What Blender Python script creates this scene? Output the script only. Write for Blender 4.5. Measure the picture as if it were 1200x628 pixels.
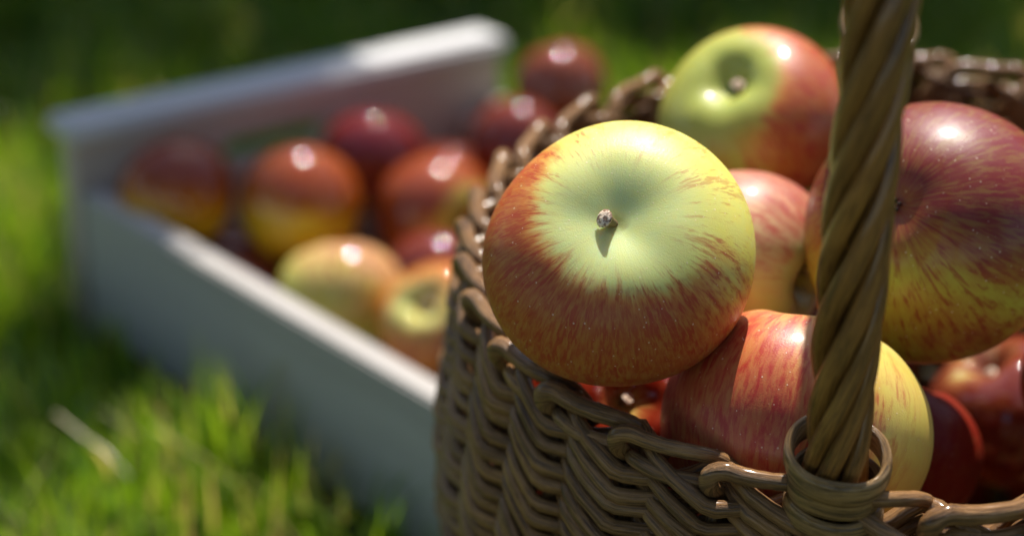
import bpy, math, random
import numpy as np
from mathutils import Vector, Matrix, noise as mnoise
R_ = math.radians
for o in list(bpy.data.objects): bpy.data.objects.remove(o)
SC = bpy.context.scene
COL = SC.collection
rnd = random.Random(7)
nr = np.random.RandomState(11)

# ------------------------------------------------------------------ camera
cd = bpy.data.cameras.new('camera'); cam = bpy.data.objects.new('camera', cd); COL.objects.link(cam)
cam.location = (0, 0, 0); cam.rotation_euler = (R_(60), 0, 0)
cd.sensor_width = 36; cd.lens = 75; cd.clip_start = .01; cd.clip_end = 500
cd.dof.use_dof = True; cd.dof.focus_distance = .616; cd.dof.aperture_fstop = 5.0; cd.dof.aperture_blades = 0
SC.camera = cam
# ------------------------------------------------------------------ light
SUN = Vector((.125, .59, .79)).normalized()
el = math.asin(SUN.z); az = math.atan2(SUN.x, SUN.y)
w = bpy.data.worlds.new('World'); SC.world = w; w.use_nodes = True
nt = w.node_tree; nt.nodes.clear()
sky = nt.nodes.new('ShaderNodeTexSky'); sky.sky_type = 'NISHITA'; sky.sun_disc = False
sky.sun_elevation = el; sky.sun_rotation = az; sky.ozone_density = 1.0; sky.dust_density = .8; sky.air_density = 1.0
bg = nt.nodes.new('ShaderNodeBackground'); bg.inputs[1].default_value = .12
ow = nt.nodes.new('ShaderNodeOutputWorld')
nt.links.new(sky.outputs[0], bg.inputs[0]); nt.links.new(bg.outputs[0], ow.inputs[0])
sl = bpy.data.lights.new('sun', 'SUN'); sun = bpy.data.objects.new('sun', sl); COL.objects.link(sun)
sl.energy = 5.0; sl.angle = R_(.5); sl.color = (1, .955, .88)
sun.rotation_euler = SUN.to_track_quat('Z', 'Y').to_euler()
SC.view_settings.view_transform = 'Standard'; SC.view_settings.look = 'None'
SC.view_settings.exposure = .66; SC.view_settings.gamma = 1
SC.cycles.use_denoising = True; SC.cycles.max_bounces = 8; SC.cycles.sample_clamp_indirect = 6
SC.cycles.caustics_reflective = False; SC.cycles.caustics_refractive = False

# ------------------------------------------------------------------ helpers
def tag(o, label=None, cat=None, group=None, kind=None):
    if label: o['label'] = label
    if cat: o['category'] = cat
    if group: o['group'] = group
    if kind: o['kind'] = kind
    return o
def thing(name, loc, label, cat, group=None, rot=None):
    o = bpy.data.objects.new(name, None); COL.objects.link(o); o.empty_display_size = .02
    if rot is not None: o.matrix_world = Matrix.Translation(loc) @ rot.to_4x4()
    else: o.location = loc
    return tag(o, label, cat, group)
def mesh_obj(name, V, F, mat, parent=None, smooth=True, uvw=None):
    me = bpy.data.meshes.new(name)
    V = np.asarray(V, dtype=np.float32); F = np.asarray(F, dtype=np.int32)
    k = F.shape[1]
    me.vertices.add(len(V)); me.vertices.foreach_set('co', V.ravel())
    me.loops.add(F.size); me.loops.foreach_set('vertex_index', F.ravel())
    me.polygons.add(len(F)); me.polygons.foreach_set('loop_start', np.arange(0, F.size, k, dtype=np.int32))
    me.polygons.foreach_set('loop_total', np.full(len(F), k, dtype=np.int32))
    me.polygons.foreach_set('use_smooth', np.full(len(F), smooth, dtype=bool))
    me.update(calc_edges=True); me.validate()
    if uvw is not None:
        for nm, arr in uvw.items():
            a = me.attributes.new(nm, 'FLOAT_VECTOR', 'POINT'); a.data.foreach_set('vector', np.asarray(arr, dtype=np.float32).ravel())
    if mat: me.materials.append(mat)
    o = bpy.data.objects.new(name, me); COL.objects.link(o)
    if parent is not None: o.parent = parent
    return o
class MB:
    "collects quads; k=4"
    def __init__(s): s.V = []; s.F = []; s.A = []; s.n = 0
    def add(s, V, F, A=None):
        V = np.asarray(V, float); s.V.append(V); s.F.append(np.asarray(F, int) + s.n); s.n += len(V)
        s.A.append(np.zeros((len(V), 3)) if A is None else np.asarray(A, float))
    def build(s, name, mat, parent=None, smooth=True):
        return mesh_obj(name, np.concatenate(s.V), np.concatenate(s.F), mat, parent, smooth, {'rodco': np.concatenate(s.A)})
def tube(mb, P, rad, closed=False, seg=8, up=(0, 0, 1), flat=1.0, seed=None):
    "tube along points P; rad scalar/array; flat = ratio of the thickness across 'up'"
    P = np.asarray(P, float); rad = np.broadcast_to(np.asarray(rad, float), (len(P),))
    if not closed:
        t0 = P[1] - P[0]; t1 = P[-1] - P[-2]; e = 1e-4; t0 = t0 / np.linalg.norm(t0); t1 = t1 / np.linalg.norm(t1)
        P = np.concatenate([[P[0] - t0 * e], P, [P[-1] + t1 * e]]); rad = np.concatenate([[rad[0] * .02], rad, [rad[-1] * .02]])
    n = len(P)
    if closed: T = np.roll(P, -1, 0) - np.roll(P, 1, 0)
    else: T = np.gradient(P, axis=0)
    T /= np.linalg.norm(T, axis=1)[:, None] + 1e-12
    up = np.broadcast_to(np.asarray(up, float), (n, 3))
    S = np.cross(T, up); S /= np.linalg.norm(S, axis=1)[:, None] + 1e-12
    U = np.cross(S, T)
    a = np.linspace(0, 2 * np.pi, seg, endpoint=False)
    V = P[:, None] + rad[:, None, None] * (flat * np.cos(a)[None, :, None] * S[:, None] + np.sin(a)[None, :, None] * U[:, None])
    L = np.concatenate([[0], np.cumsum(np.linalg.norm(np.diff(P, axis=0), axis=1))])
    sd = nr.rand() * 50 if seed is None else seed
    A = np.stack([np.broadcast_to(L[:, None] + sd, (n, seg)), np.broadcast_to(np.cos(a)[None], (n, seg)), np.broadcast_to(np.sin(a)[None] + sd * 7, (n, seg))], -1)
    i = np.arange(n if closed else n - 1)[:, None]; j = np.arange(seg)[None]
    i2 = (i + 1) % n; j2 = (j + 1) % seg
    F = np.stack([i * seg + j, i * seg + j2, i2 * seg + j2, i2 * seg + j], -1).reshape(-1, 4)
    V = V.reshape(-1, 3); A = A.reshape(-1, 3)
    mb.add(V, F, A)

def mat_new(name):
    m = bpy.data.materials.new(name); m.use_nodes = True
    t = m.node_tree; b = t.nodes['Principled BSDF']
    return m, t, b
class NT:
    def __init__(s, t): s.t = t
    def n(s, typ, **kw):
        x = s.t.nodes.new(typ)
        for k, v in kw.items(): setattr(x, k, v)
        return x
    def l(s, a, b): s.t.links.new(a, b)
    def put(s, sock, v):
        if hasattr(v, 'is_output') or isinstance(v, bpy.types.NodeSocket): s.l(v, sock)
        else: sock.default_value = v
    def math(s, op, a, b=0.0, clamp=False):
        x = s.n('ShaderNodeMath', operation=op); x.use_clamp = clamp
        s.put(x.inputs[0], a); s.put(x.inputs[1], b); return x.outputs[0]
    def ss(s, v, lo, hi, a=0.0, b=1.0):
        x = s.n('ShaderNodeMapRange'); x.interpolation_type = 'SMOOTHSTEP'
        s.put(x.inputs[0], v); s.put(x.inputs[1], lo); s.put(x.inputs[2], hi); s.put(x.inputs[3], a); s.put(x.inputs[4], b); return x.outputs[0]
    def mix(s, f, a, b, mode='MIX'):
        x = s.n('ShaderNodeMix'); x.data_type = 'RGBA'; x.blend_type = mode
        s.put(x.inputs[0], f); s.put(x.inputs[6], a); s.put(x.inputs[7], b); return x.outputs[2]
    def noise(s, v, scale, detail=3, rough=.5, dist=0):
        x = s.n('ShaderNodeTexNoise'); s.l(v, x.inputs['Vector']); x.inputs['Scale'].default_value = scale
        x.inputs['Detail'].default_value = detail; x.inputs['Roughness'].default_value = rough; x.inputs['Distortion'].default_value = dist
        return x.outputs['Fac']
    def vscale(s, v, k):
        x = s.n('ShaderNodeVectorMath', operation='MULTIPLY'); s.l(v, x.inputs[0]); x.inputs[1].default_value = k; return x.outputs[0]
    def vadd(s, v, k):
        x = s.n('ShaderNodeVectorMath', operation='ADD'); s.l(v, x.inputs[0]); x.inputs[1].default_value = k; return x.outputs[0]
    def bump(s, h, dist, strength, b):
        x = s.n('ShaderNodeBump'); x.inputs['Strength'].default_value = strength; x.inputs['Distance'].default_value = dist
        s.l(h, x.inputs['Height']); s.l(x.outputs[0], b.inputs['Normal']); return x
def C4(c): return (c[0], c[1], c[2], 1)

# ------------------------------------------------------------------ ground
SINK = .022
CR = Matrix(((.79162, -.61101, .00177), (.60492, .78412, .13864), (-.08609, -.10868, .99034)))
CO = Vector((-.2495, 1.0585, -.6834)) + CR @ Vector((0, 0, SINK))      # far left foot of the crate
CW, CL_ = .302, .40
def gz(x, y):
    "height of the lawn: a gentle slope the crate lies on, levelling out further away"
    dx = np.asarray(x) - CO.x; dy = np.asarray(y) - CO.y
    a = dx * .7946 + dy * .6072; b = dx * .6072 - dy * .7946
    z = CO.z - .086 * .9 * np.tanh(a / .9) + .1095 * .9 * np.tanh(b / .9)
    return z + .006 * np.sin(x * 9 + 1.3) * np.cos(y * 7 - .4) * np.clip(np.abs(b + .1) * 3 + np.abs(a) * 1, 0, 1) * .6 - .004
def soil_mat():
    m, t, b = mat_new('soil_and_moss'); N = NT(t)
    tc = N.n('ShaderNodeTexCoord').outputs['Object']
    n1 = N.noise(tc, 6, 5, .6); n2 = N.noise(tc, 60, 4, .6)
    c = N.mix(n1, C4((.035, .05, .014)), C4((.055, .045, .02))); c = N.mix(n2, c, C4((.03, .045, .012)))
    N.l(c, b.inputs['Base Color']); b.inputs['Roughness'].default_value = .95
    N.bump(n2, .01, .8, b); return m
xs = np.concatenate([-np.geomspace(200, 1.6, 26), np.linspace(-1.5, 1.8, 111), np.geomspace(1.9, 200, 26)])
ys = np.concatenate([-np.geomspace(200, .5, 26), np.linspace(-.4, 3, 113), np.geomspace(3.1, 220, 28)])
X, Y = np.meshgrid(xs, ys, indexing='ij'); V = np.stack([X, Y, gz(X, Y)], -1).reshape(-1, 3)
nx, ny = len(xs), len(ys)
i, j = np.meshgrid(np.arange(nx - 1), np.arange(ny - 1), indexing='ij'); i = i.ravel(); j = j.ravel()
F = np.stack([i * ny + j, (i + 1) * ny + j, (i + 1) * ny + j + 1, i * ny + j + 1], -1)
tag(mesh_obj('ground', V, F, soil_mat()), kind='structure')

# ------------------------------------------------------------------ basket placing
BC = np.array([.130, .637]); BR = .152; RZ = -.358
# ------------------------------------------------------------------ grass
def leaf_mat(name, c1, c2, c3, trans=.35, rough=.35, coords='attr'):
    m, t, b = mat_new(name); N = NT(t)
    at = N.n('ShaderNodeAttribute', attribute_name='tint').outputs['Vector']
    sp = N.n('ShaderNodeSeparateXYZ'); N.l(at, sp.inputs[0])
    c = N.mix(sp.outputs[0], C4(c1), C4(c2)); c = N.mix(N.ss(sp.outputs[1], .86, .93), c, C4(c3))
    N.l(c, b.inputs['Base Color']); b.inputs['Roughness'].default_value = rough; b.inputs['Specular IOR Level'].default_value = .5
    tr = N.n('ShaderNodeBsdfTranslucent')
    hs = N.n('ShaderNodeHueSaturation'); hs.inputs['Saturation'].default_value = 1.15; hs.inputs['Value'].default_value = 1.7; N.l(c, hs.inputs['Color']); N.l(hs.outputs[0], tr.inputs[0])
    if name == 'grass_blade': N.l(N.ss(sp.outputs[2], .84, .86, rough + .1, .07), b.inputs['Roughness'])
    mx = N.n('ShaderNodeMixShader'); mx.inputs[0].default_value = trans
    N.l(b.outputs[0], mx.inputs[1]); N.l(tr.outputs[0], mx.inputs[2])
    N.l(mx.outputs[0], t.nodes['Material Output'].inputs[0]); return m
GRASS = leaf_mat('grass_blade', (.060, .145, .020), (.28, .36, .055), (.50, .40, .14), .45, .16)
def inside_fp(x, y):
    dx = x - CO.x; dy = y - CO.y
    a = dx * .7946 + dy * .6072; b = dx * .6072 - dy * .7946
    crate = (a > -.006) & (a < CW + .006) & (b > -.012) & (b < CL_ + .006)
    bask = (x - BC[0]) ** 2 + (y - BC[1]) ** 2 < .142 ** 2
    return crate | bask
def grass(name, n, x0, x1, y0, y1, hlo, hhi, wid, segs=4):
    x = nr.uniform(x0, x1, n * 2); y = nr.uniform(y0, y1, n * 2)
    cl = .5 + .5 * np.sin(x * 23 + 2 * np.sin(y * 17)) * np.cos(y * 19 + 1.5 * np.sin(x * 13))
    keep = (~inside_fp(x, y)) & (nr.rand(n * 2) < .35 + .65 * cl)
    x = x[keep][:n]; y = y[keep][:n]; cl = cl[keep][:n]; n = len(x)
    h = nr.uniform(hlo, hhi, n) * (.6 + .6 * cl) ; az = nr.uniform(0, 2 * np.pi, n); lean = np.abs(nr.normal(.25, .3, n))
    d = np.stack([np.cos(az), np.sin(az), np.zeros(n)], -1); faz = az + np.pi / 2 + nr.normal(0, .5, n)
    s = np.stack([np.cos(faz), np.sin(faz), np.zeros(n)], -1); wd = nr.uniform(.6, 1.3, n) * wid
    V = []
    for k in range(segs + 1):
        f = k / segs
        c = np.stack([x, y, gz(x, y) - .003], -1) + d * (lean * h * f ** 1.8)[:, None] + np.array([0, 0, 1.]) * (h * (f - .25 * np.minimum(lean, 1) * f ** 3))[:, None]
        wv = (wd * (1 - f ** 2.2) * .5 + .0001)[:, None]
        V += [c - s * wv, c + s * wv]
    V = np.stack(V, 1)     # n, 2(segs+1), 3
    k = 2 * (segs + 1); base = np.arange(n)[:, None] * k
    F = np.concatenate([np.stack([base[:, 0] + 2 * q, base[:, 0] + 2 * q + 1, base[:, 0] + 2 * q + 3, base[:, 0] + 2 * q + 2], -1) for q in range(segs)])
    t = np.repeat(np.stack([np.clip(nr.normal(.5, .25, n) + .25 * (cl - .5), 0, 1), nr.rand(n), nr.rand(n)], -1), k, 0)
    return tag(mesh_obj(name, V.reshape(-1, 3), F, GRASS, None, True, {'tint': t}), kind='stuff')
tag(grass('grass', 110000, -1.2, 1.5, .4, 2.3, .038, .080, .0030), 'short green sunlit lawn grass growing around the crate and basket', 'grass')

# ------------------------------------------------------------------ unseen shrubs added to shade the lawn behind
LEAF = leaf_mat('shrub_leaf', (.025, .06, .025), (.05, .10, .035), (.12, .11, .03), .3, .35)
def bark_mat():
    m, t, b = mat_new('bark'); N = NT(t); tc = N.n('ShaderNodeTexCoord').outputs['Object']
    n = N.noise(N.vscale(tc, (1, 1, .25)), 60, 5, .6)
    N.l(N.mix(n, C4((.05, .035, .022)), C4((.14, .10, .07))), b.inputs['Base Color']); b.inputs['Roughness'].default_value = .9
    N.bump(n, .004, .8, b); return m
BARK = bark_mat()
def shrub(loc, w, dpt, h, n, label, seed):
    g = np.random.RandomState(seed)
    r = thing('shrub', Vector(loc), label, 'shrub', 'unseen shrubs added for shade')
    mb = MB(); tips = []
    for k in range(9):
        a = g.uniform(0, 6.28); sp = g.uniform(.2, .9)
        p0 = np.array([math.cos(a) * .05, math.sin(a) * .05, -.03]); p2 = np.array([math.cos(a) * sp * w * .45, math.sin(a) * sp * dpt * .45, h * g.uniform(.6, .95)])
        f = np.linspace(0, 1, 9)[:, None]; P = p0 + (p2 - p0) * f; P[:, 2] = p0[2] + (p2[2] - p0[2]) * f[:, 0] ** .8
        tube(mb, P, np.linspace(.012, .003, 9), up=(1, 0, .1)); tips.append(P)
    mb.build('stem', BARK, r)
    cc = []
    for q in range(46):
        a = g.uniform(0, 6.28); rr = g.uniform(.2, 1) ** .5; z = g.uniform(.08, 1)
        sc = math.sqrt(max(.05, 1 - (2 * abs(z - .45)) ** 3 * .8))
        cc.append([math.cos(a) * rr * w * .48 * sc, math.sin(a) * rr * dpt * .48 * sc, z * h])
    cc = np.array(cc)
    ci = g.randint(0, len(cc), n)
    c = cc[ci] + g.normal(0, .05, (n, 3)) * np.array([min(1.1, w * 2), min(1.1, w * 2), .9]); c[:, 2] = np.clip(c[:, 2], .01, None)
    nrm = g.normal(0, 1, (n, 3)) * .7 + np.array([0, 0, .7]); nrm /= np.linalg.norm(nrm, axis=1)[:, None]
    t = np.cross(nrm, g.normal(0, 1, (n, 3))); t /= np.linalg.norm(t, axis=1)[:, None]; s = np.cross(nrm, t)
    L = g.uniform(.018, .038, n)[:, None]; W = L * .28
    V = np.stack([c - t * L, c - s * W - t * L * .2 + nrm * L * .12, c - nrm * L * .05, c + s * W - t * L * .2 + nrm * L * .12, c + t * L], 1)
    b = np.arange(n) * 5
    F = np.concatenate([np.stack([b, b + 1, b + 2, b + 3], -1), np.stack([b + 1, b + 4, b + 3, b + 2], -1)])
    tt = np.repeat(np.stack([g.rand(n), g.rand(n), g.rand(n)], -1), 5, 0)
    mesh_obj('foliage', V.reshape(-1, 3), F, LEAF, r, False, {'tint': tt})
    return r
for k, (x, y, w_, d_, h_, lab) in enumerate([
        (-.98, 2.05, 1.2, .8, 1.2, 'added unseen leafy shrub behind the lawn beyond the far left of the crate'),
        (-.28, 2.14, 1.1, .78, .84, 'added unseen leafy shrub behind the lawn straight beyond the crate corner'),
        (.72, 2.12, 1.2, .8, .98, 'added unseen leafy shrub behind the lawn straight beyond the basket'),
        (1.5, 2.2, 1.1, .8, 1.0, 'added unseen leafy shrub behind the lawn beyond the far right of the basket')]):
    shrub((x, y, float(gz(x, y))), w_, d_, h_, 9500, lab, 30 + k)
shrub((.0, 2.05, float(gz(.0, 2.05))), .15, .16, 1.66, 4200, 'added unseen slender sapling in front of the shrubs shading the left crate corner', 40)  # out-of-view sapling added to throw shade on the far left crate corner

TLEAF = leaf_mat('added_tree_leaf', (.035, .07, .016), (.06, .11, .022), (.10, .10, .03), .25, .45)
def sky_block_tree(x, y, w, h, label, seed):  # out-of-view tree, added to block sky and deepen the contrast
    g = np.random.RandomState(seed); z0 = float(gz(x, y))
    t = thing('added_tree', Vector((x, y, z0)), label, 'tree', 'unseen trees added to block sky')
    mb = MB(); zf = np.linspace(-.1, h * .75, 12)
    tube(mb, np.stack([.08 * np.sin(zf * 1.3 + seed), .06 * np.cos(zf * 1.7), zf], -1), np.linspace(.15, .04, 12), seg=12, up=(1, 0, .05))
    cc = []
    for q in range(14):
        a = g.uniform(0, 6.28); zb = g.uniform(.28, .6) * h; e = np.array([math.cos(a) * w * .42 * g.uniform(.5, 1), math.sin(a) * w * .42 * g.uniform(.5, 1), g.uniform(.45, .95) * h])
        p0 = np.array([0, 0, zb]); f = np.linspace(0, 1, 8)[:, None]; P = p0 + (e - p0) * f; P[:, 2] += .15 * np.sin(f[:, 0] * np.pi)
        tube(mb, P, np.linspace(.05, .01, 8), seg=8, up=(.1, .02, 1)); cc += [P[4], P[6], P[7]]
    mb.build('trunk', BARK, t)
    cc = np.array(cc); n = 5200; c = cc[g.randint(0, len(cc), n)] + g.normal(0, .22, (n, 3))
    nrm = g.normal(0, 1, (n, 3)); nrm /= np.linalg.norm(nrm, axis=1)[:, None]
    tt = np.cross(nrm, g.normal(0, 1, (n, 3))); tt /= np.linalg.norm(tt, axis=1)[:, None]; s = np.cross(nrm, tt); L = g.uniform(.05, .085, n)[:, None]; W = L * .55
    V = np.stack([c - tt * L, c - s * W, c - nrm * L * .1, c + s * W, c + tt * L], 1); b = np.arange(n) * 5
    F = np.concatenate([np.stack([b, b + 1, b + 2, b + 3], -1), np.stack([b + 1, b + 4, b + 3, b + 2], -1)])
    mesh_obj('crown', V.reshape(-1, 3), F, TLEAF, t, False, {'tint': np.repeat(g.rand(n, 3), 5, 0)})
for k, (x, y, w_, h_, lab) in enumerate([(-2.6, -2.6, 3.2, 3.4, 'added unseen tree blocking sky behind the photographer to the left'), (.2, -3.6, 3.4, 3.6, 'added unseen tree blocking sky straight behind the photographer'),
        (3.0, -2.4, 3.2, 3.4, 'added unseen tree blocking sky behind the photographer to the right'), (-4.2, .6, 3.0, 3.2, 'added unseen tree blocking sky far to the left of the crate'), (4.4, .8, 3.0, 3.2, 'added unseen tree blocking sky far to the right of the basket')]):
    sky_block_tree(x, y, w_, h_, lab, 50 + k)

# ------------------------------------------------------------------ crate
def wood_mat(name, c1, c2, axis):
    m, t, b = mat_new(name); N = NT(t); tc = N.n('ShaderNodeTexCoord').outputs['Object']
    sc = [1, 1, 1]; sc[axis] = .06
    v = N.vscale(tc, tuple(sc)); g1 = N.noise(v, 180, 5, .65, .4); g2 = N.noise(v, 25, 3, .5, 1.0); g3 = N.noise(tc, 9, 4, .6)
    c = N.mix(g1, C4(c1), C4(c2)); c = N.mix(N.ss(g2, .5, .72, 0, .45), c, C4((c1[0] * .55, c1[1] * .5, c1[2] * .45))); c = N.mix(N.ss(g3, .5, .8, 0, .4), c, C4((.36, .33, .29)))
    N.l(c, b.inputs['Base Color']); b.inputs['Roughness'].default_value = .55
    N.bump(g1, .0006, .7, b); return m
W0 = wood_mat('raw_wood_bounce', (.42, .32, .25), (.58, .46, .36), 0)  # warm bounce light inside the crate put into the wood colour
W1 = wood_mat('raw_wood_shaded', (.30, .27, .24), (.45, .41, .37), 1)  # same wood, colour darkened for the shaded outer boards
W1B = wood_mat('raw_wood_sunlit', (.48, .46, .44), (.64, .62, .59), 0)  # same wood, sunlight on the rails put into a paler colour
import bmesh
def bevel_box(name, lo, hi, mat, parent, bev=.0015, cut=None):
    bm = bmesh.new(); bmesh.ops.create_cube(bm, size=1)
    lo = Vector(lo); hi = Vector(hi)
    for v in bm.verts: v.co = Vector([(lo[i] + hi[i]) / 2 + v.co[i] * (hi[i] - lo[i]) for i in range(3)])
    bmesh.ops.bevel(bm, geom=bm.edges[:], offset=bev, segments=2, affect='EDGES')
    me = bpy.data.meshes.new(name); bm.to_mesh(me); bm.free(); me.materials.append(mat)
    for p in me.polygons: p.use_smooth = False
    o = bpy.data.objects.new(name, me); COL.objects.link(o); o.parent = parent; return o
def slab_with_slot(name, W, H, y0, y1, sx0, sx1, sz0, sz1, mat, parent):
    "upright board with a rounded hand hole cut through"
    K = 48
    def outer(a):
        c, s = math.cos(a), math.sin(a); k = min(W / 2 / max(abs(c), 1e-6), H / 2 / max(abs(s), 1e-6)); return (W / 2 + c * k, H / 2 + s * k)
    cx, cz = (sx0 + sx1) / 2, (sz0 + sz1) / 2; rr = (sz1 - sz0) / 2; hx = (sx1 - sx0) / 2 - rr
    ang = sorted(set([2 * math.pi * k / K for k in range(K)] + [math.atan2(s * H, c * W) % (2 * math.pi) for c in (-1, 1) for s in (-1, 1)]))
    V = []; F = []
    for a in ang:
        ox, oz = outer(a); c, s = math.cos(a), math.sin(a)
        ix, iz = cx + (hx if c > 0 else -hx) * min(1, abs(c) * 3) + rr * c, cz + rr * s
        for y in (y0, y1): V += [(ox, y, oz), (ix, y, iz)]
    n = len(ang)
    for k in range(n):
        a, b = 4 * k, 4 * ((k + 1) % n)
        F += [(a, b, b + 1, a + 1), (a + 2, a + 3, b + 3, b + 2), (a, a + 2, b + 2, b), (a + 1, b + 1, b + 3, a + 3)]
    return mesh_obj(name, V, F, mat, parent, False)
crate = thing('wooden_crate', CO, 'pale wooden crate heaped with red and yellow apples on the grass', 'crate', rot=CR)
T = .015; HP, HS = .1535 - SINK - .009, .1157 - SINK
def endp(y0, y1):
    slab_with_slot('end_panel', CW, HP, y0, y1, .095, .172, .0885, .1045, W0, crate)
endp(-.004, .012); endp(-CL_, -CL_ + .016)
bevel_box('top_rail', (-.004, -.010, HP + .0005), (CW + .004, .024, HP + .011), W1B, crate, .003)
bevel_box('top_rail', (-.004, -CL_ - .012, HP + .0005), (CW + .004, -CL_ + .022, HP + .011), W1B, crate, .003)
for x0 in (0, CW - T):
    for z0, z1 in ((.012, HS),):
        bevel_box('side_board', (x0, -CL_ + .0205, z0), (x0 + T, -.0085, z1), W1, crate)
for x0 in (T, CW - T - .022):
    for y0 in (-.031, -CL_ + .021):
        bevel_box('corner_post', (x0 + .0005, y0, .012), (x0 + .0215, y0 + .022, HS - .006), W0, crate)
for k in range(5):
    bevel_box('floor_slat', (.014 + k * .056, -CL_ + .021, .003), (.014 + k * .056 + .05, -.009, .0115), W1, crate)

# ------------------------------------------------------------------ apples
def apple_mat(name, P, bl):
    m, t, b = mat_new(name); N = NT(t)
    obj = N.n('ShaderNodeTexCoord').outputs['Object']
    nv = N.n('ShaderNodeVectorMath', operation='NORMALIZE'); N.l(obj, nv.inputs[0])
    off = P.get('seed', 0) * 3.7
    st = N.vadd(N.n('ShaderNodeAttribute', attribute_name='streak').outputs['Vector'], (off, off, off))
    tt = N.n('ShaderNodeAttribute', attribute_name='lat').outputs['Vector']; sp = N.n('ShaderNodeSeparateXYZ'); N.l(tt, sp.inputs[0]); lat = sp.outputs[0]; rho = sp.outputs[1]
    dp = N.n('ShaderNodeVectorMath', operation='DOT_PRODUCT'); N.l(nv.outputs[0], dp.inputs[0]); dp.inputs[1].default_value = bl
    nvo = N.vadd(nv.outputs[0], (off, 0, 0))
    big = N.noise(nvo, 1.7, 3, .5); mid = N.noise(nvo, 6, 4, .6)
    s1 = N.noise(st, 7, 3, .55, .3); s2 = N.noise(st, P.get('fine', 22), 4, .65, .5); s3 = N.noise(N.vscale(st, (1, 1, 2.5)), 9, 3, .6, .4)
    # blush field
    f = N.math('MULTIPLY', dp.outputs['Value'], P.get('dirk', .55))
    f = N.math('ADD', f, N.math('MULTIPLY', N.math('SUBTRACT', big, .5), P.get('bign', .9)))
    f = N.math('ADD', f, N.math('MULTIPLY', N.math('SUBTRACT', s1, .5), P.get('stk', .7)))
    f = N.math('ADD', f, N.math('MULTIPLY', N.ss(lat, P.get('ring', .25), P.get('ring', .25) + .55, -.9, 0), P.get('ringk', 1)))
    if 'dir2' in P:
        d2 = N.n('ShaderNodeVectorMath', operation='DOT_PRODUCT'); N.l(nv.outputs[0], d2.inputs[0]); d2.inputs[1].default_value = P['dir2']
        f = N.math('ADD', f, N.ss(d2.outputs['Value'], .35, .9, 0, P.get('k2', .8)))
    f = N.math('ADD', f, P.get('bias', 0))
    wash = N.ss(f, -.32, .28); deep = N.ss(f, .0, .5)
    sfine = N.ss(N.math('ADD', N.math('MULTIPLY', s2, .6), N.math('MULTIPLY', s3, .4)), .47, .62)
    flecks = N.math('MULTIPLY', sfine, N.ss(f, -.62, .12))
    g = N.mix(N.ss(lat, .25, .95), C4(P.get('pole', (.52, .60, .20))), C4(P.get('ground', (.62, .56, .10))))
    g = N.mix(N.ss(mid, .35, .7, 0, .5), g, C4(P.get('ground2', (.55, .60, .16))))
    g = N.mix(N.ss(rho, .10, .0, 0, .75), g, C4(P.get('core', (.30, .34, .07))))
    c = N.mix(N.math('MULTIPLY', wash, P.get('washk', .8)), g, C4(P.get('wash', (.58, .15, .05))))
    c = N.mix(N.math('MULTIPLY', flecks, P.get('flk', .75)), c, C4(P.get('red', (.42, .035, .02))))
    c = N.mix(N.math('MULTIPLY', deep, P.get('deepk', .6)), c, C4(P.get('deep', (.28, .02, .018))))
    c = N.mix(N.math('MULTIPLY', N.ss(s2, .55, .35), P.get('gl', .12)), c, C4(P.get('ground', (.62, .56, .10))))
    if P.get('thin', 0):
        th = N.math('MULTIPLY', N.ss(N.math('ADD', N.math('MULTIPLY', s2, .55), N.math('MULTIPLY', s1, .45)), .51, .60), N.ss(lat, .28, .6))
        c = N.mix(N.math('MULTIPLY', th, P['thin']), c, C4(P.get('red', (.42, .035, .02))))
        c = N.mix(N.ss(N.math('ADD', rho, N.math('MULTIPLY', mid, .12)), .17, .09, 0, .65), c, C4((.30, .27, .07)))
    # lenticels
    vo = N.n('ShaderNodeTexVoronoi'); vo.inputs['Scale'].default_value = P.get('dots', 17); N.l(nvo, vo.inputs['Vector'])
    wn = N.n('ShaderNodeTexWhiteNoise'); N.l(vo.outputs['Position'], wn.inputs['Vector'])
    dsz = N.math('MULTIPLY_ADD', wn.outputs['Value'], .09); dsz.node.inputs[2].default_value = .05
    dt = N.math('LESS_THAN', vo.outputs['Distance'], dsz)
    dsoft = N.ss(N.math('DIVIDE', vo.outputs['Distance'], dsz), 1.15, .6)
    c = N.mix(N.math('MULTIPLY', dsoft, P.get('dk', .62)), c, C4((.78, .62, .42)))
    N.l(c, b.inputs['Base Color'])
    rn = N.ss(mid, .3, .7, P.get('rough', .42) - .05, P.get('rough', .42) + .07)
    N.l(rn, b.inputs['Roughness'])
    b.inputs['Coat Weight'].default_value = P.get('coat', .4) * P.get('ck', .35); b.inputs['Coat Roughness'].default_value = P.get('coatr', .16) * .7
    b.inputs['Specular IOR Level'].default_value = P.get('spec', .3); b.inputs['Subsurface Weight'].default_value = P.get('sss', .12); b.inputs['Coat IOR'].default_value = P.get('cior', 1.5); b.inputs['Subsurface Radius'].default_value = (1, .45, .15); b.inputs['Subsurface Scale'].default_value = P.get('sscale', .006)
    bn = N.math('ADD', N.math('MULTIPLY', N.noise(nvo, 70, 3, .6), .5), N.math('ADD', N.math('MULTIPLY', dsoft, .35), N.math('MULTIPLY', s2, .4)))
    N.bump(bn, .0006, .25, b)
    return m
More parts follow.
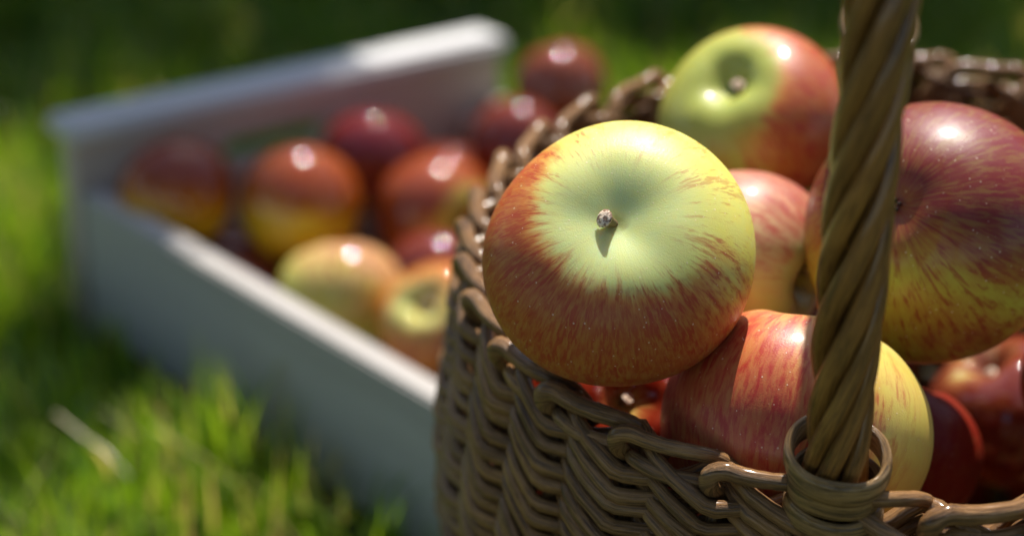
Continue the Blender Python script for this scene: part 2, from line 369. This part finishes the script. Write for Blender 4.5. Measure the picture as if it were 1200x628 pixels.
def stem_mats():
    m, t, b = mat_new('apple_stem'); N = NT(t); tc = N.n('ShaderNodeTexCoord').outputs['Object']
    n = N.noise(tc, 900, 4, .6); N.l(N.mix(n, C4((.10, .06, .025)), C4((.28, .20, .08))), b.inputs['Base Color']); b.inputs['Roughness'].default_value = .6; N.bump(n, .0004, .8, b)
    m2, t2, b2 = mat_new('stem_cut_end'); N2 = NT(t2); tc = N2.n('ShaderNodeTexCoord').outputs['Object']
    n = N2.noise(tc, 700, 3, .6); N2.l(N2.mix(N2.ss(n, .42, .58), C4((.22, .12, .07)), C4((.72, .55, .40))), b2.inputs['Base Color']); b2.inputs['Roughness'].default_value = .8; N2.bump(n, .0006, 1, b2)
    m3, t3, b3 = mat_new('dried_calyx'); b3.inputs['Base Color'].default_value = (.03, .018, .01, 1); b3.inputs['Roughness'].default_value = .9
    return m, m2, m3
STEM, CUT, CALYX = stem_mats()
def apple_geo(seed, obl, nu, nv, cav=1.0, five=1.0, cavw=.26, bas=.2):
    g = np.random.RandomState(seed)
    u = np.linspace(0, 1, nv); t = np.pi * (.5 * u + .5 * (3 * u ** 2 - 2 * u ** 3)); t[0] = 1e-4; t[-1] = np.pi - 1e-4
    ph = np.linspace(0, 2 * np.pi, nu, endpoint=False)
    Tt, Ph = np.meshgrid(t, ph, indexing='ij')
    rho = np.sin(Tt) ** .92; rho = rho * (1 + .055 * np.cos(Tt)); z = obl * np.cos(Tt)
    p5, p2, p1 = g.uniform(0, 6.28, 3)
    z = z - cav * .40 * np.exp(-(rho / cavw) ** 1.7) * (Tt < np.pi / 2) + bas * np.exp(-(rho / .24) ** 2) * (Tt > np.pi / 2)
    lob = np.cos(5 * Ph + p5)
    z = z - .022 * five * lob * np.exp(-((rho - .42) / .22) ** 2) * np.cos(Tt) / np.maximum(.3, np.abs(np.cos(Tt))) * (1 + .6 * (Tt > 1.57))
    rho = rho * (1 + .012 * five * lob * np.sin(Tt) + g.uniform(.01, .03) * np.cos(2 * Ph + p2) + .014 * np.cos(3 * Ph + p1))
    z = z * (1 + g.uniform(.02, .05) * np.cos(Ph + p1) * np.sin(Tt)) + g.uniform(.01, .05) * rho * np.cos(Ph + p2) * np.cos(Tt)
    V = np.stack([rho * np.cos(Ph), rho * np.sin(Ph), z], -1)
    stre = np.stack([np.cos(Ph), np.sin(Ph), Tt * .22 + .02 * np.sin(3 * Ph)], -1)
    lat = np.stack([Tt, rho, z], -1)
    i, j = np.meshgrid(np.arange(nv - 1), np.arange(nu), indexing='ij'); i = i.ravel(); j = j.ravel(); j2 = (j + 1) % nu
    F = np.stack([i * nu + j, (i + 1) * nu + j, (i + 1) * nu + j2, i * nu + j2], -1)
    return V.reshape(-1, 3), F, stre.reshape(-1, 3), lat.reshape(-1, 3)
VIEW = Vector((0, -.866, .5)); UPV = Vector((0, .5, .866)); RT = Vector((1, 0, 0))
def facing(tilt, rx, uy):
    "direction leaning 'tilt' degrees away from the photographer's side towards (rx right, uy up)"
    k = math.hypot(rx, uy) or 1
    return (VIEW * math.cos(R_(tilt)) + (RT * rx / k + UPV * uy / k) * math.sin(R_(tilt))).normalized()
def apple(loc, r, axis, blush, P, label, group, seed, obl=.86, spin=0., hi=False, stem=1.0, bend=(.5, .2), sdir=None, cav=1.0, five=.7, cavw=.26, bas=.2):
    q = axis.to_track_quat('Z', 'Y').to_matrix() @ Matrix.Rotation(spin, 3, 'Z')
    root = thing('apple', Vector(loc), label, 'apple', group, rot=q)
    if sdir is not None:
        dl = q.transposed() @ sdir; bend = (dl.x / dl.z, dl.y / dl.z)
    nu, nv = (192, 128) if hi else (72, 48)
    V, F, st, lat = apple_geo(seed, obl, nu, nv, cav, five, cavw, bas)
    bl = (q.transposed() @ blush).normalized()
    P = dict(P, seed=seed)
    if 'dir2' in P: P['dir2'] = tuple((q.transposed() @ P['dir2']).normalized())
    if P.get('plain'):
        key = seed % 4
        if key not in PLAIN: PLAIN[key] = apple_mat('apple_skin', dict(P, seed=key), tuple(bl))
        m = PLAIN[key]
    else: m = apple_mat('apple_skin', P, tuple(bl))
    mesh_obj('skin', V * r, F, m, root, True, {'streak': st, 'lat': lat})
    zc = (obl - .40 * cav) * r
    if stem:
        mb = MB(); f = np.linspace(0, 1, 9)[:, None]; L = r * .42 * stem
        P0 = np.array([0, 0, zc - .05 * r]); D = np.array([bend[0] * L * .7, bend[1] * L * .7, L])
        Pp = P0 + f * D * np.array([1, 1, 1]); Pp[:, :2] = (f ** 1.4) * D[:2]
        rr = r * (.032 + .012 * np.abs(f[:, 0] - .35) ** 2 * 6)
        tube(mb, Pp, rr, seg=12, up=(.01, 1, 0)); s = mb.build('stem', STEM, root)
        mb = MB(); tdir = (Pp[-1] - Pp[-2]); tdir /= np.linalg.norm(tdir)
        tube(mb, np.array([Pp[-1] - tdir * r * .008, Pp[-1] + tdir * r * .012, Pp[-1] + tdir * r * .022]), np.array([1.0, 1.12, .85]) * rr[-1], seg=12, up=(.01, 1, 0)); mb.build('cut_end', CUT, s)
    cs = .5 if bas < .2 else 1.0
    mb = MB(); g = np.random.RandomState(seed + 5); zb = -(obl - bas) * r
    for k in range(5):
        a = k * 1.2566 + g.uniform(-.2, .2); c, s = math.cos(a), math.sin(a)
        tube(mb, np.array([[c * .05 * r * cs, s * .05 * r * cs, zb + .01 * r], [c * .09 * r * cs, s * .09 * r * cs, zb - .06 * r * cs], [c * .06 * r * cs, s * .06 * r * cs, zb - .13 * r * cs]]), np.array([.03, .03, .008]) * r * cs, seg=5, up=(.01, 1, .01), flat=.5)
    mb.build('calyx', CALYX, root)
    return root
GB, GC = 'apples piled in the wicker basket', 'apples heaped in the wooden crate'
PLAIN = {}
L_ = lambda x, y, z: Vector((x, y, z)).normalized()
# basket apples
apple((.0325, .5562, -.3172), .0408, facing(24, -.25, 1), facing(88, -.85, -1),
      dict(bias=.30, ring=.30, ringk=1.05, dirk=.95, bign=.5, stk=.85, washk=.85, flk=.5, ground=(.70, .62, .12), ground2=(.62, .61, .18), pole=(.55, .60, .25), wash=(.56, .13, .018), red=(.40, .03, .014), deep=(.33, .04, .014), deepk=.62, coat=.0, coatr=.3, rough=.42, sss=.7, sscale=.010, thin=.42, fine=32),
      'large green and red striped apple with its stem facing forward, resting on the basket rim', GB, 3, obl=.775, hi=True, stem=.32, sdir=facing(48, -1, .42), cav=.46, five=.25, cavw=.38)
apple((.091, .723, -.353), .0362, facing(42, -.65, .75), facing(80, 1, .1),
      dict(bias=-.02, ring=.2, dirk=.8, bign=.5, ground=(.50, .44, .07), ground2=(.46, .44, .07), pole=(.34, .38, .07), wash=(.60, .12, .025), red=(.42, .025, .02), coat=.6, coatr=.2),
      'yellow green apple with a red right cheek at the back of the basket', GB, 8, obl=.80, hi=True, stem=.4, cav=.75, five=.3)
apple((.078, .625, -.357), .031, facing(62, 1, -.35), facing(70, .8, 1),
      dict(bias=-.42, ring=.2, dirk=.85, bign=.5, ground=(.66, .60, .26), ground2=(.68, .48, .26), pole=(.5, .5, .2), wash=(.62, .22, .14), red=(.50, .07, .06), coat=.5, coatr=.2),
      'small pale pinkish apple in the middle of the basket behind the handle', GB, 13, obl=.92, hi=True, stem=.6)
apple((.1345, .597, -.331), .0422, -facing(33, -.9, .38), facing(88, .15, 1),
      dict(bias=.34, dir2=facing(90, -.1, -1), k2=.62, ring=-.2, ringk=.3, dirk=.95, bign=.75, stk=.32, ground=(.46, .50, .05), ground2=(.48, .48, .06), pole=(.40, .22, .06), wash=(.34, .04, .012), red=(.25, .012, .010), deep=(.16, .008, .008), deepk=.92, coat=.6, coatr=.2),
      'big dark red apple with a yellow green underside right of the handle', GB, 21, obl=.90, hi=True, stem=.4, five=.15, bas=.10)
apple((.0866, .538, -.369), .041, facing(100, .25, 1), facing(75, -1, -.15),
      dict(bias=.10, ring=.0, ringk=.5, dirk=.75, bign=.5, stk=.75, ground=(.68, .52, .10), ground2=(.70, .44, .10), pole=(.64, .55, .18), wash=(.62, .14, .05), red=(.44, .018, .014), deep=(.34, .012, .012), deepk=.6, coat=.35, coatr=.25),
      'pink and yellow striped apple half hidden by the handle foot at the front', GB, 34, obl=.90, hi=True, stem=.6)
apple((.032, .582, -.393), .0325, facing(20, .5, 1), facing(20, -.3, 1),
      dict(gl=.01, ck=1.0, spec=0., sss=.04, core=(.55, .58, .16), bias=.60, ring=-.05, ringk=1.1, dirk=.3, bign=.4, ground=(.60, .45, .08), pole=(.62, .55, .12), wash=(.32, .022, .012), red=(.24, .005, .005), deep=(.19, .004, .004), deepk=.85, coat=.9, coatr=.05, cior=1.7),
      'glossy bright red apple low in the basket under the large striped apple', GB, 41, obl=.86, hi=True, stem=.3, cav=.6)
apple((.127, .592, -.414), .031, facing(90, .2, 1), facing(30, 0, 1),
      dict(gl=.02, dk=.3, bias=.6, ringk=.3, dirk=.2, wash=(.34, .012, .008), red=(.24, .006, .005), deep=(.16, .004, .004), deepk=.9, spec=.1, coat=.15),
      'deep red apple in shade under the big dark apple, right of the handle', GB, 44, hi=True)
apple((.198, .587, -.385), .030, facing(90, .2, 1), facing(30, 0, 1),
      dict(gl=.02, dk=.3, bias=.5, ringk=.3, dirk=.2, wash=(.45, .05, .025), red=(.32, .02, .012), deep=(.22, .015, .01), deepk=.8),
      'dark red apple cut off by the right edge of the photo', GB, 47, hi=True)
RED = dict(gl=.01, dk=.3, sss=.03, ck=1.0, spec=0., cior=1.75, bias=.45, ringk=.6, dirk=.4, bign=.6, wash=(.28, .022, .014), red=(.20, .012, .010), deep=(.13, .006, .007), deepk=.8, coat=.65, coatr=.05, rough=.45)
main_b = [((.0325, .5562, -.3172), .037), ((.091, .723, -.353), .033), ((.078, .625, -.357), .030), ((.137, .594, -.331), .040), ((.0866, .538, -.369), .039), ((.032, .582, -.393), .031), ((.127, .592, -.414), .031), ((.192, .587, -.385), .030)]
pk = [(Vector(p), r) for p, r in main_b]; fg = random.Random(9); nf = 0
def wall_at(z): return float(np.interp(-z, [.36, .39, .42, .46, .51, .56, .64], [.148, .150, .153, .151, .145, .137, .120]))
want = [(.186, .668, -.448)]
for t_ in range(9000):
    if t_ < len(want): p = Vector(want[t_])
    else:
        z = fg.uniform(-.60, -.44); a = fg.uniform(0, 6.283); q = fg.random() ** .5 * (wall_at(z) - .038)
        p = Vector((BC[0] + q * math.cos(a), BC[1] + q * math.sin(a), z))
    r = .0305
    if t_ and p.x > .12 and p.z > (-.53 if p.y < .64 else -.47): continue
    if nf < 34 and all((p - c).length > (r + rc) * .955 for c, rc in pk):
        pk.append((p, r)); nf += 1
        apple(p, r, L_(fg.gauss(0, .5), fg.gauss(0, .5), 1), L_(0, 0, 1), dict(RED, plain=1), 'red apple buried deep in the wicker basket under the other apples', 'buried basket apples', 60 + nf, stem=.5)
# crate apples: local (along the end panel, along the side board, up)
def cpos(a, b, h): return CO + CR @ Vector((a, b, h))
YEL = dict(gl=.02, dk=.3, sss=.03, ck=1.0, spec=0., cior=1.75, ground=(.85, .56, .02), ground2=(.85, .50, .02), wash=(.40, .040, .008), red=(.26, .008, .006), deep=(.15, .004, .005), coat=.65, coatr=.05, rough=.45, stk=.4)
crate_apples = [
    ((.041, -.047, .117), .0325, facing(110, -.3, 1), facing(80, .1, 1), dict(YEL, bias=.14, dirk=.8, ringk=.2, bign=.5, deepk=.75, coat=.5), 'shaded dull red apple with a yellow base in the far left crate corner', 71, .93),
    ((.095, -.088, .110), .0345, facing(110, .1, 1), facing(80, .15, 1), dict(YEL, bias=.0, dirk=1.1, ringk=.2, bign=.4), 'upright red topped apple with a bright yellow base, second from left in the crate', 72, .97),
    ((.172, -.048, .109), .033, facing(100, .1, 1), facing(60, 0, 1), dict(YEL, bias=.55, dirk=.35, ringk=.2, deep=(.12, .004, .008), deepk=.95, red=(.22, .008, .012)), 'dark crimson apple against the crate end panel', 73, .93),
    ((.162, -.125, .102), .0345, facing(48, .95, -.35), facing(90, -.6, .9), dict(YEL, bias=.30, dirk=.6, ringk=1.1, ring=.3, pole=(.50, .50, .08), ground=(.5, .45, .07)), 'red apple with a green hollow turned right, beside the basket rim', 74, .93),
    ((.052, -.196, .101), .032, facing(100, -.2, 1), facing(75, .4, 1), dict(YEL, bias=-.32, dirk=.6, ringk=.2, ground=(.60, .56, .08), ground2=(.58, .58, .12), wash=(.66, .30, .16), deepk=.3), 'pale yellow green apple lying against the near crate board', 75, .92),
    ((.072, -.257, .102), .0315, facing(35, -.55, .7), facing(50, .3, 1), dict(YEL, bias=.15, dirk=.5, ringk=.7, ring=.3, ground=(.66, .42, .05), wash=(.66, .20, .05), deepk=.35), 'orange red apple with a dark hollow just left of the wicker basket', 76, .9),
    ((.244, -.098, .118), .0295, facing(100, .3, 1), facing(60, 0, 1), dict(RED), 'bright red apple just left of the back basket rim', 77, .93),
    ((.283, -.090, .145), .0285, facing(100, -.3, 1), facing(60, 0, 1), dict(RED, deepk=.6), 'red apple topmost of the heap at the far right crate corner', 78, .93),
    ((.230, -.043, .080), .028, facing(100, .1, 1), facing(60, 0, 1), dict(RED, deep=(.10, .004, .008), red=(.18, .006, .012)), 'small dark crimson apple deep in the crate against its end panel', 79, .93),
    ((.125, -.180, .088), .029, facing(100, .1, 1), facing(60, 0, 1), dict(RED), 'dark red apple wedged between the yellow green and the orange apple', 80, .93),
]
for (p, r, ax, bl, P, lab, sd, ob) in crate_apples:
    apple(cpos(p[0], p[1], p[2] - SINK), r, ax, bl, P, lab, GC, sd, obl=ob, stem=.6)
placed = [(Vector((p[0], p[1], p[2] - SINK)), r) for (p, r, *_ ) in crate_apples]
lg = random.Random(5); k = 0
def tryput(p, r, lab, grp, sd):
    p = Vector(p)
    if all((p - q).length > (r + rq) * .965 for q, rq in placed):
        placed.append((p, r)); apple(cpos(*p), r, L_(lg.gauss(0, 1), lg.gauss(0, 1), 1), L_(0, 0, 1), dict(RED, plain=1), lab, grp, sd, stem=.5); return True
for p in ((.20, -.20, .085), (.262, -.175, .085), (.15, -.272, .085), (.225, -.265, .085), (.06, -.335, .08), (.135, -.34, .08), (.21, -.345, .08)):
    if tryput(p, .0305, 'red apple in the near end of the crate hidden behind the basket', 'hidden crate apples', 130 + k): k += 1
for t_ in range(6000):
    r = .029 if t_ < 3000 else .026
    p = (lg.uniform(T + r, CW - T - r), -lg.uniform(.015 + r, CL_ - .025 - r), .0118 + r)
    if tryput(p, r, 'dark red apple in the bottom layer of the wooden crate', 'bottom layer crate apples', 100 + k): k += 1

# ------------------------------------------------------------------ basket
def wick_mat(name, c1, c2, c3, rough=.5, coat=.15, fk=1.0):
    m, t, b = mat_new(name); N = NT(t)
    at = N.n('ShaderNodeAttribute', attribute_name='rodco').outputs['Vector']; tc = N.n('ShaderNodeTexCoord').outputs['Object']
    v = N.vscale(at, (28, 1.5, 1.5)); fib = N.noise(v, 2.2, 5, .7, .6); v2 = N.vscale(at, (130, 5, 5)); fin = N.noise(v2, 2.0, 4, .75)
    pat = N.noise(tc, 60, 3, .6); pat2 = N.noise(tc, 14, 3, .5); rodv = N.noise(N.vscale(at, (.02, .0, .13)), 3, 1, .5)
    c = N.mix(N.ss(pat, .3, .7), C4(c1), C4(c2)); c = N.mix(N.ss(pat2, .45, .7, 0, .5), c, C4(c3))
    c = N.mix(N.ss(rodv, .35, .65, 0, .65), c, C4((c1[0] * .5, c1[1] * .5, c1[2] * .5)))
    c = N.mix(N.ss(fib, .42, .56, .75 * fk, 0), c, C4((min(1, c2[0] * 1.5), c2[1] * 1.5, c2[2] * 1.7)))
    c = N.mix(N.ss(fib, .53, .60, 0, .92 * fk), c, C4((.025, .012, .005))); c = N.mix(N.ss(fin, .5, .66, 0, .5), c, C4(c1))
    N.l(c, b.inputs['Base Color']); N.l(N.ss(fib, .3, .7, rough - .08, rough + .15), b.inputs['Roughness'])
    b.inputs['Coat Weight'].default_value = coat; b.inputs['Coat Roughness'].default_value = .12; b.inputs['Specular IOR Level'].default_value = .25
    N.bump(N.math('ADD', fib, N.math('MULTIPLY', fin, .6)), .0011, 1.0, b); return m
WICK = wick_mat('weathered_willow', (.20, .084, .020), (.40, .195, .052), (.32, .21, .11), .52, .3, .52)
HWICK = wick_mat('handle_willow', (.22, .085, .012), (.46, .20, .035), (.34, .19, .04), .36, .5, .4)
BIND = wick_mat('binding_willow', (.24, .12, .028), (.40, .22, .06), (.30, .20, .08), .40, .35, .6)
NS = 32; PH0 = R_(-129); DA = 2 * math.pi / NS
BZ = float(gz(.13, .637)) - .006
def wallr(z):
    "wall radius at height z below the rim (z negative)"
    d = -z; return np.interp(d, [-.02, 0, .03, .06, .10, .15, .20, .30], [.1515, .151, .1550, .1590, .1580, .151, .142, .122])
def pt(ang, r, z):
    aw = (np.asarray(ang) + np.pi) % (2 * np.pi) - np.pi
    r = r + .0045 * np.exp(-((aw + 1.48) / .42) ** 2) + .005 * np.exp(-((aw - 1.2) / .45) ** 2) - .002 * np.exp(-((aw - 2.5) / .4) ** 2)
    r = r - .0095 * np.exp(-((np.pi - np.abs(aw)) / .6) ** 2)
    z = z - .007 * np.clip((np.sin(aw) + .25) / .6, 0, 1)
    return np.stack([r * np.cos(ang), r * np.sin(ang), z + 0 * r], -1)
basket = thing('wicker_basket', Vector((BC[0], BC[1], BZ)), 'brown round wicker basket with a twisted hoop handle, full of apples', 'basket')
ZO = RZ - BZ       # rim height over the basket foot
H = ZO
mb = MB()
uk = np.array([-1.0, -.88, -.78, -.60, -.40, -.18, -.04, .06, .22, .38, .55, .70, .85, 1.0])
zk = np.array([.0086, .0087, .0084, .0066, .0044, .0020, .0003, -.0001, .0002, .0007, .0013, .0028, .0058, .0086])
rk = np.array([-.0050, -.0026, .0008, .0040, .0054, .0061, .0064, .0058, .0036, .0016, -.0006, -.0032, -.0050, -.0050])
ROW = .0062
nrow = int((H - .014) / ROW)
for row in range(nrow):
    for par in (0, 1):
        ang = []; zz = []; rr = []; rad = []
        z0 = -.0085 - ROW * row; rr0 = nr.uniform(.0020, .0025)
        zj = nr.normal(0, .0006)
        for c in range(NS // 2):
            kj = nr.normal(0, .0007); kr = nr.normal(0, .0006); wj = nr.normal(0, .03); rj = rr0 * nr.uniform(.9, 1.12)
            for u, dz, dr in zip(uk[:-1], zk, rk):
                e = math.exp(-(u / .5) ** 2)
                ang.append(PH0 + DA * (2 * c + par + u + wj * e)); zz.append(z0 + zj + dz + kj * e); rr.append(dr + kr * e); rad.append(rj * (1.0 + .08 * e))
        ang = np.array(ang); zz = np.array(zz); rr = np.array(rr) + wallr(zz)
        rad = np.array(rad); rad = (rad + np.roll(rad, 1) + np.roll(rad, -1)) / 3 * (1 + nr.normal(0, .045, len(rad)))
        tube(mb, pt(ang, rr, zz + H), rad, closed=True, seg=8)
mb.build('woven_wall', WICK, basket)
mb = MB()
for s in range(NS):
    a = PH0 + DA * s; z = np.linspace(-.008, -H + .004, 16)
    tube(mb, pt(np.full(16, a), wallr(z) - .0002, z + H), .0028, up=(math.cos(a), math.sin(a), 0))
mb.build('upright_stakes', WICK, basket)
# rolled border: every stake end turns over and runs along the rim to behind the next
mb = MB()
bu = np.array([.02, -.03, -.055, -.04, .02, .12, .24, .42, .62, .82, .98, 1.12, 1.26])
bz = np.array([-.010, -.0065, -.002, .0020, .0044, .0050, .0044, .0042, .0044, .0040, .0020, -.0030, -.0090])
br = np.array([-.0045, .0005, .0046, .0062, .0060, .0050, .0042, .0034, .0024, .0004, -.0028, -.0058, -.0070])
from numpy import interp
def resamp(x, n):
    s = np.linspace(0, len(x) - 1, n)
    i = np.clip(s.astype(int), 0, len(x) - 2); f = s - i
    p0 = x[np.clip(i - 1, 0, len(x) - 1)]; p1 = x[i]; p2 = x[i + 1]; p3 = x[np.clip(i + 2, 0, len(x) - 1)]
    return .5 * (2 * p1 + (p2 - p0) * f + (2 * p0 - 5 * p1 + 4 * p2 - p3) * f ** 2 + (3 * p1 - p0 - 3 * p2 + p3) * f ** 3)
for s in range(NS):
    j = nr.normal(0, .04); jz = nr.normal(0, .0006); jr = nr.uniform(.92, 1.12)
    u = resamp(bu, 34) + j; z = resamp(bz, 34) + jz; r = resamp(br, 34)
    f = np.linspace(0, 1, 34); rad = .0030 * jr * (1 - .22 * f) * (1 + nr.normal(0, .025, 34)) * (1 + .10 * np.exp(-((f - .27) / .08) ** 2))
    a = PH0 + DA * (s + u)
    tube(mb, pt(a, .151 + r, z + H), rad, seg=12, up=(.001, .002, 1))
    if nr.rand() < .25:    # thinner stake lying beside it under the border
        u2 = resamp(np.array([.02, .06, .2, .5, .8, 1.05, 1.2]), 20) + j; z2 = resamp(np.array([-.010, -.005, -.0030, -.0034, -.0036, -.006, -.010]), 20); r2 = resamp(np.array([-.002, .002, .0052, .0058, .0032, -.002, -.006]), 20)
        tube(mb, pt(PH0 + DA * (s + u2), .151 + r2, z2 + H), .0024, seg=8, up=(.001, .002, 1))
mb.build('rim', WICK, basket)
# base
mb = MB()
for q in range(24):
    rr = .006 + q * .0049; a = np.linspace(0, 2 * np.pi, 64, endpoint=False)
    tube(mb, pt(a, np.full(64, rr), .006 + .0018 * np.cos(a * 16 + q * math.pi)), .0027, closed=True, seg=6)
mb.build('base', WICK, basket)
# handle
HU = np.array([.185, .983]); HA = math.atan2(-HU[1], -HU[0]); HR = .1512; HC = np.array([.119, .6385]) - BC
def hpath(n):
    zs = .145; hh = .125; low = -.055
    L1 = zs - low; a = np.linspace(0, np.pi, 400)
    arc = np.stack([-HR * np.cos(a), zs + hh * np.sin(a)], -1)
    leg1 = np.stack([np.full(60, -HR), np.linspace(low, zs, 60, endpoint=False)], -1)
    leg2 = np.stack([np.full(60, HR), np.linspace(zs, low, 61)[1:]], -1)
    P = np.concatenate([leg1, arc, leg2]); S = np.concatenate([[0], np.cumsum(np.linalg.norm(np.diff(P, axis=0), axis=1))])
    s = np.linspace(0, S[-1], n); return np.stack([np.interp(s, S, P[:, 0]), np.interp(s, S, P[:, 1])], -1), s
hp, hs = hpath(420)
T2 = np.gradient(hp, axis=0); T2 /= np.linalg.norm(T2, axis=1)[:, None]
P3 = np.stack([HC[0] + HU[0] * hp[:, 0], HC[1] + HU[1] * hp[:, 0], hp[:, 1] + H], -1)
Tn = np.stack([HU[0] * T2[:, 0], HU[1] * T2[:, 0], T2[:, 1]], -1)
Sd = np.array([HU[1], -HU[0], 0.0]); Nn = np.cross(Tn, Sd)
mb = MB(); NR = 6
for k in range(NR):
    ph = 2 * np.pi * k / NR + 2 * np.pi * hs / .125
    ph = ph + .12 * np.sin(hs * 30 + k * 2.1); rr_ = .0066 + .0005 * np.sin(hs * 22 + k * 1.7)
    P = P3 + rr_[:, None] * (np.cos(ph)[:, None] * Sd + np.sin(ph)[:, None] * Nn)
    tube(mb, P, 0.0031 * (1 + .12 * np.sin(hs * 35 + k)) * (1.0 if k % 3 else .90), seg=10, up=Sd)
tube(mb, P3, .0026, seg=8, up=Sd)
mb.build('handle', HWICK, basket)
for sgn in (-1, 1):
    mb = MB(); cx, cy = HC + HU * HR * sgn
    a = np.linspace(0, 2 * np.pi, 48, endpoint=False)
    for q in range(9):
        z = .0135 - q * .0084; tl = (-.0012 if q else -.0022); fl = .0008 if q == 0 else 0
        er = .0132 + nr.uniform(-.0004, .0004) - .0006 - (.0006 if q == 1 else 0) + fl
        rx = er + (.0022 if q > 2 else -.0010); off = (.001 if q > 2 else -.0008)
        x = cx + HU[0] * (-sgn) * 0 + np.cos(a) * Sd[0] * er + np.sin(a) * HU[0] * rx + HU[0] * off * sgn
        y = cy + np.cos(a) * Sd[1] * er + np.sin(a) * HU[1] * rx + HU[1] * off * sgn
        zz = H + z + tl * np.cos(a + 1.2) * (1.6 if q == 0 else 1) + nr.normal(0, .0003) + .0004 * np.sin(3 * a + q)
        P = np.stack([x, y, zz], -1)
        tube(mb, P, .00385 * (1 + .05 * np.sin(3 * a + q * 2)), closed=True, seg=14, flat=.42)
    mb.build('handle_binding', BIND, basket)

# ------------------------------------------------------------------ dry stalk lying on the grass
m, t, b = mat_new('dry_straw'); b.inputs['Base Color'].default_value = (.55, .46, .30, 1); b.inputs['Roughness'].default_value = .35
mb = MB(); P = np.array([[-.224, .872, -.586], [-.206, .848, -.583], [-.194, .836, -.583], [-.180, .820, -.587]])
tube(mb, P, np.array([.0006, .0009, .0011, .0008]), seg=8)
tag(mb.build('straw_stalk', m), 'pale dry straw stalk lying across the sunlit grass at lower left', 'straw')
